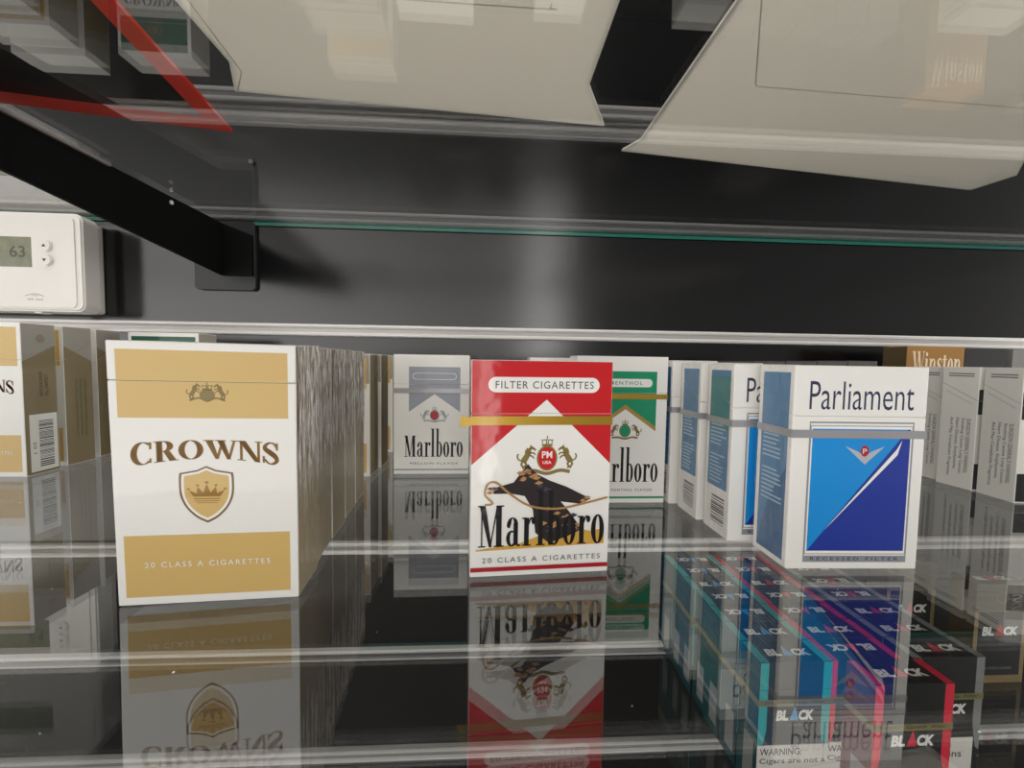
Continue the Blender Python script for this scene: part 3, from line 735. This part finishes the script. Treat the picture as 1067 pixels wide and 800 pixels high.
def barcode_side(dp, h):
    o = [(rect(.4, .4, dp - .4, h - .4), SIDEGOLD), ([[(.4, h * .75), (dp - .4, h * .86), (dp - .4, h - .4), (.4, h - .4)]], LIDGREY)]
    o.append((ell(dp * .55, h * .9, 3, 3, 14), card('faint_tan_print', (160, 148, 132))))
    o.append((rot90cw(text('CIGARETTES'), dp * .62, h * .52, dp * .72, h * .66) + rot90cw(text('KEEP AWAY FROM CHILDREN'), dp * .46, h * .52, dp * .56, h * .68), COALBROWN))
    o += [(rect(3, 2, dp - 1.2, h * .40), WHITE), (barcode(9, 5, dp - 4, h * .36, True, 5), INK), (rot90cw(text('20 1'), 5, h * .14, 7, h * .22), GREYINK)]
    return o
def green_text_side(dp, h):
    o = [(rect(.4, .4, dp - .4, h - .4), SIDEGOLD), ([[(.4, h * .86), (dp - .4, h * .75), (dp - .4, h - .4), (.4, h - .4)]], LIDGREY)]
    for k, s in enumerate(["SURGEON GENERAL'S WARNING: Smoking", "Causes Lung Cancer, Heart Disease,", "And May Complicate Pregnancy."]):
        o.append((rot90cw(text(s), dp - 8 - 3.4 * k, h * .20, dp - 5.6 - 3.4 * k, h * .62), DGREEN if k < 2 else GREYINK))
    return o
pack('tall white and gold pack with a barcode side at the left edge', 'cigarette pack', -343.7, 297.4, 0, 55, 22.5, 105.5, group='packs at the left edge', front=crowns_front(55, 105.5), right=barcode_side(22.5, 105.5), lf=80, lb=92, mats=(WHITE, WHITE))
pack('second pack from the left edge with dark green side lettering', 'cigarette pack', -346.9, 328.3, 0, 55, 22.5, 105.5, group='packs at the left edge', front=crowns_front(55, 105.5)[:2], right=green_text_side(22.5, 105.5), mats=(WHITE, WHITE))
pack('third pack from the left edge half hidden by the large gold pack', 'cigarette pack', -350.2, 358.4, 0, 55, 22.5, 105.5, group='packs at the left edge', right=[(rect(.4, .4, 22, 105), SIDEGOLD), ([[(.4, 91), (22.1, 79), (22.1, 105), (.4, 105)]], LIDGREY)], mats=(WHITE, WHITE))
pack('white pack with a bottle green top band behind the large gold pack', 'cigarette pack', -268.5, 357, 0, 55.5, 22.5, 103.4, front=crowns_front(55.5, 103.4, DGREEN, COALBROWN, DGREEN), right=[(rect(.4, .4, 22, 103), LIDGREY)], mats=(WHITE, WHITE))

pack('white pack with a silver grey chevron and tape standing far back', 'cigarette pack', -42.4, 305.8, .017, 54.9, 22.5, 88.2,
     front=chevron_front(54.9, 88.2, card('steel_print', (164, 168, 180)), None, MIDGREY, DRED, GREYINK, None, 'MELLOW FLAVOR', MIDGREY), tape=(60.2, 63.6, TAPESILVER))
def red_tab(root, w_, dp, h):
    bm = bmesh.new()
    pr = [(-w_ / 2 - .3, 59.5), (-w_ / 2 - .3, 62.8), (-w_ / 2 - 3.8, 63.4), (-w_ / 2 - 4.6, 59.4)]
    bm_prism(bm, pr, 'y', -.5, -.3); link_mesh('strip_tab', bm, TAPEGOLD, root)
red = pack('red and white cigarette pack with a gold tear strip in the centre', 'cigarette pack', 20.9, 159.4, .071, 55.6, 22.5, 84.8, front=red_front(55.6, 84.8),
     left=[(rect(.4, .4, 22.1, 84.4), WHITE), ([[(.3, 84.5), (.3, 44), (22.2, 44), (22.2, 84.5)]], RED)], right=[([[(.3, 84.5), (.3, 44), (22.2, 44), (22.2, 84.5)]], RED)], top=[(rect(.3, .3, 55.3, 22.2), RED)], tape=(59.8, 63.2, TAPEGOLD), mats=(WHITE, WHITE), extra=red_tab, lf=64.2, lb=76)
pack('white pack with a green chevron and gold tape behind the red pack', 'cigarette pack', 79.0, 241.9, .008, 55, 22.5, 88.3,
     front=chevron_front(55, 88.3, GREEN, card('chevron_gold_print', (176, 142, 66)), CREST, GREEN, GREYINK, 'MENTHOL', 'GREEN MENTHOL FLAVOR', GREEN), tape=(63.0, 66.0, TAPEGOLD))
pack('pale pack peeping over the red pack near the wall', 'cigarette pack', 47, 300, 0, 36, 22.5, 87.4, mats=(GREYCARD, GREYCARD))
pack('plain white pack showing its top edge right of the green chevron pack', 'cigarette pack', 152, 300, 0, 35, 22.5, 86.9)

PR = 'blue and white packs in the right row'
def pfold(root, w_, dp, h): wrap_fold(root, -1, dp, w_, h, FILMTHIN, seed=3, amp=.25)
pack('white pack with a two-tone blue panel at the front of the right row', 'cigarette pack', 151.6, 160.6, -.025, 55.7, 22.5, 84.6, group=PR, front=recessed_front(55.7, 84.6), left=blue_side(22.5, 84.6, SIDEBLUE, 2, False), tape=(55.0, 58.3, TAPESILVER), extra=pfold)
pack('blue and white pack with a teal side, second in the right row', 'cigarette pack', 142.3, 188.4, .003, 55, 22.5, 84.7, group=PR, front=recessed_front(55, 84.7), left=blue_side(22.5, 84.7, TEALP, 3), tape=(55.0, 58.3, TAPESILVER), extra=pfold)
pack('blue and white pack with a light blue side, third in the right row', 'cigarette pack', 140.3, 214.6, .0, 55, 22.5, 84.9, group=PR, front=recessed_front(55, 84.9)[:2], left=blue_side(22.5, 84.9, SIDEBLUE, 4), tape=(55.0, 58.3, TAPESILVER), extra=pfold)
pack('white pack showing a narrow front edge, fourth in the right row', 'cigarette pack', 136.3, 240.4, .0, 55, 22.5, 85.5, group=PR, front=[], left=blue_side(22.5, 85.5, SIDEBLUE, 6), tape=(55.4, 58.6, TAPESILVER))
for k in range(5):
    pack(['grey pack top just above the blue panel pack, first from the left', 'grey pack top just above the blue panel pack, second from the left', 'grey pack top just above the blue panel pack, third from the left', 'grey pack top just above the blue panel pack, fourth from the left', 'grey pack top just above the blue panel pack, beside the brown-gold pack'][k],
         'cigarette pack', 186 + 26 * k, 302 + k * 1.5, 0, 24, 22.5, 87.2 + .45 * k, group='grey packs whose tops show behind the right row', mats=(SMOKE, card('dim_grey_card', (92, 90, 88))))

SG = 'grey packs with warning text at the right'
def grey_front(w_, h): return [(rect(0.5, h * .62, w_ - .5, h * .82), BLACKCARD), (textbox('SILVER', 4, h * .69, w_ - 4, h * .75), SILVER), (rect(.5, 1, w_ - .5, h * .22), BLACKCARD)]
for x, y, a, lb_ in ((365, 290.2, 0.0, 'grey pack with warning text half hidden by the blue panel pack'), (360.1, 264.5, .027, 'grey pack with warning text left of the rightmost one'), (358.0, 236.1, -.109, 'nearest grey pack with warning text at the right edge')):
    pack(lb_, 'cigarette pack', x, y, a, 55, 22.5, 85.3, group=SG, front=grey_front(55, 85.3), left=warn_side(22.5, 85.3), mats=(GREYCARD, GREYCARD), lf=62, lb=74)
pack('brown-gold pack standing against the wall behind the grey packs', 'cigarette pack', 399, 351, .01, 55, 22.5, 103.4, front=[(rect(.5, .5, 54.5, 103), BROWN), (fit(condensed_word('Winston'), 5, 78, 52, 99), card('cream_ink', (240, 222, 190)))], left=[(rect(.4, .4, 22, 103), DBROWN)], mats=(BROWN, BROWN))
pack('plain black pack beside the brown-gold pack by the wall', 'cigarette pack', 448, 352, .0, 40, 22.5, 102.5, mats=(BLACKCARD, BLACKCARD))
pack('grey pack by the wall behind the rightmost warning text pack', 'cigarette pack', 502, 352, .0, 55, 22.5, 102.5, mats=(card('mid_grey_card', (128, 126, 122)),) * 2)

# ------------------------------------------------------------------ small cigar packs on the board below
def black_word(x0, y0, x1, y1, tri):
    """heavy slanted B L, a triangle for A, C K"""
    wv = x1 - x0; hv = y1 - y0
    a = textbox('BL', x0, y0, x0 + wv * .33, y1, bold=.055, shear=.12); b = textbox('CK', x0 + wv * .60, y0, x1, y1, bold=.055, shear=.12)
    t = [[(x0 + wv * .36, y0), (x0 + wv * .60, y0), (x0 + wv * .50, y1 + hv * .45)]]
    return [(a + b, WHITE), (t, tri)]
def cigar_pack(label, x, y, a, stripe, tri, group, flip, side, near=None, w_=55., h=100.):
    sw = 6.4
    fr = [(rect(.3, h * .5, sw, h - .3), stripe), (rect(w_ - sw, h * .5, w_ - .3, h - .3), stripe),
          ([[(.3, h * .5), (sw, h * .5), (2, h * .30), (.3, h * .28)]], stripe), ([[(w_ - sw, h * .5), (w_ - .3, h * .5), (w_ - .3, h * .30), (w_ - 3, h * .32)]], stripe),
          ([[(sw, h * .18), (sw + 12, h * .42), (w_ * .5, h * .46), (w_ - 12, h * .40), (w_ - sw, h * .2)]], SMOKE)]
    fr += black_word(13, h * .575, w_ - 12, h * .652, tri)
    fr.append((textbox('CIGARILLOS', 20, h * .535, w_ - 21, h * .55, space=1.4), ASH))
    tp = [(rect(.3, .3, 6.4, 22.2), stripe), (rect(w_ - 6.4, .3, w_ - .3, 22.2), stripe)]
    wd = black_word(10, 6.5, w_ - 10, 13.5, tri)
    if flip: wd = [(xf(p, lambda u, v: (w_ - u, 22.5 - v)), m) for p, m in wd]
    tp += wd
    tl = textbox('Natural  Quality  Filter', 4, h * .692, w_ - 4, h * .722, shear=.3)
    r = pack(label, 'cigar pack', x, y, a, w_, 22.5, h, -222, group, front=fr, top=tp, left=[(rect(.4, .4, 22.1, h - .4), side), (rect(8, 8, 19, 40), ASH)],
             mats=(BLACKCARD, BLACKCARD), lf=h * .80, lb=h * .9, tape=(h * .682, h * .73, TAPEKHAKI, tl), name='cigar_pack')
    if near:
        bm = bmesh.new(); bm_box(bm, -w_ / 2 + .2, w_ / 2 - (.6 if near[2] else 6), -.75, -.3, 2, h * .40)
        lab = link_mesh('warning_label', bm, [paint('label_paper', (236, 232, 224), rough=.7), INK], r)
        bm = bmesh.new()
        for k, s in enumerate(near[:2]):
            if not s: continue
            y1 = h * .40 - 2.2 - k * 7.2; wd_ = len(s) * (3.0 if len(s) > 9 else 3.8)
            x0 = -w_ / 2 + 2 if near[2] else (-10 if k == 0 else -17)
            for q in textbox(s, x0, y1 - 5.0, x0 + wd_, y1, bold=.006): bm.faces.new([bm.verts.new(Vector((u, -.80, v)) * S) for u, v in q])
        link_mesh('warning_lettering', bm, INK, lab)
    return r
ordn = ['first', 'second', 'third', 'fourth', 'fifth', 'sixth', 'seventh', 'eighth']
flips = [0, 0, 1, 1, 0, 1, 1, 1]
for k in range(7):
    cigar_pack('teal-striped black cigar pack, %s from the front of its row below the glass' % ordn[k], 216.6 + (0 if k < 1 else random.uniform(-1, 1)), 266.6 + 22.9 * k, 0.0, TEAL, LOGOBLUE, 'teal-striped cigar packs below the glass', flips[k], card('dark_teal_side_print', (26, 74, 78)),
               near=('WARNING:', 'Cigars are not a', 1) if k == 0 else None, w_=52.5)
for k in range(8):
    cigar_pack('red-striped black cigar pack, %s from the front of its row below the glass' % ordn[k], 280.3 if k == 0 else 269.5 + random.uniform(-1, 1), 244.6 + (22.9 * k if k else 0), 0.0, CRIMSON, CRIMSON, 'red-striped cigar packs below the glass', (0, 1, 0, 1, 1, 0, 1, 1)[k], card('dark_red_side_print', (96, 28, 38)),
               near=('WARNING:', 'Cigars are not', 1) if k == 1 else None)
for k in range(7):
    cigar_pack('grey-striped black cigar pack, %s from the front of its row below the glass' % ordn[k], 330.5 + random.uniform(-.6, .6), 267.5 + 22.9 * k, 0.0, ASH, CRIMSON, 'grey-striped cigar packs below the glass', (0, 0, 0, 1, 1, 1, 1)[k], SMOKE,
               near=('This', 'contains', 0) if k == 0 else None)
def gold_cigar(label, x, y):
    w_, h = 55., 100.
    fr = [(rect(.3, .3, w_ - .3, h - .3), ANTIQUE), (rect(4.5, 8, w_ - 4.5, h * .72), BLACKCARD), (rect(.3, h * .73, w_ - .3, h - .3), card('taupe_print', (84, 78, 66)))]
    fr += black_word(9, h * .48, w_ - 9, h * .57, RED)
    fr.append((ell(w_ / 2, h * .86, 6, 6, 20), ANTIQUE)); fr.append((ell(w_ / 2, h * .86, 5.2, 5.2, 20), card('taupe_print', (84, 78, 66))))
    fr.append((textbox('FILTERED CIGARS', 13, h * .14, w_ - 13, h * .165), ASH))
    tp = black_word(10, 6.5, w_ - 10, 13.5, RED)
    pack(label, 'cigar pack', x, y, 0, w_, 22.5, h, -222, 'gold-framed cigar packs below the glass', front=fr, top=tp, left=[(rect(.4, .4, 22, 99), DBROWN)], mats=(BLACKCARD, card('taupe_print', (84, 78, 66))), lf=72, lb=84, name='cigar_pack')
gold_cigar('gold-framed black cigar pack below the glass at the right edge', 497.5, 362)
gold_cigar('gold-framed black cigar pack behind the grey-striped row', 446, 400)

# specks of dust on the glass
bm = bmesh.new()
for k in range(90):
    x, y, r = random.uniform(-320, 330), random.uniform(80, 330), random.uniform(.12, .36)
    bmesh.ops.create_icosphere(bm, subdivisions=1, radius=r * S, matrix=Matrix.Translation(Vector((x, y, r * .5)) * S) @ Matrix.Diagonal((1, 1.3, .5, 1)))
tag(link_mesh('dust', bm, DUST), 'tiny pale specks of dust scattered on the lower glass shelf', 'dust', kind='stuff')
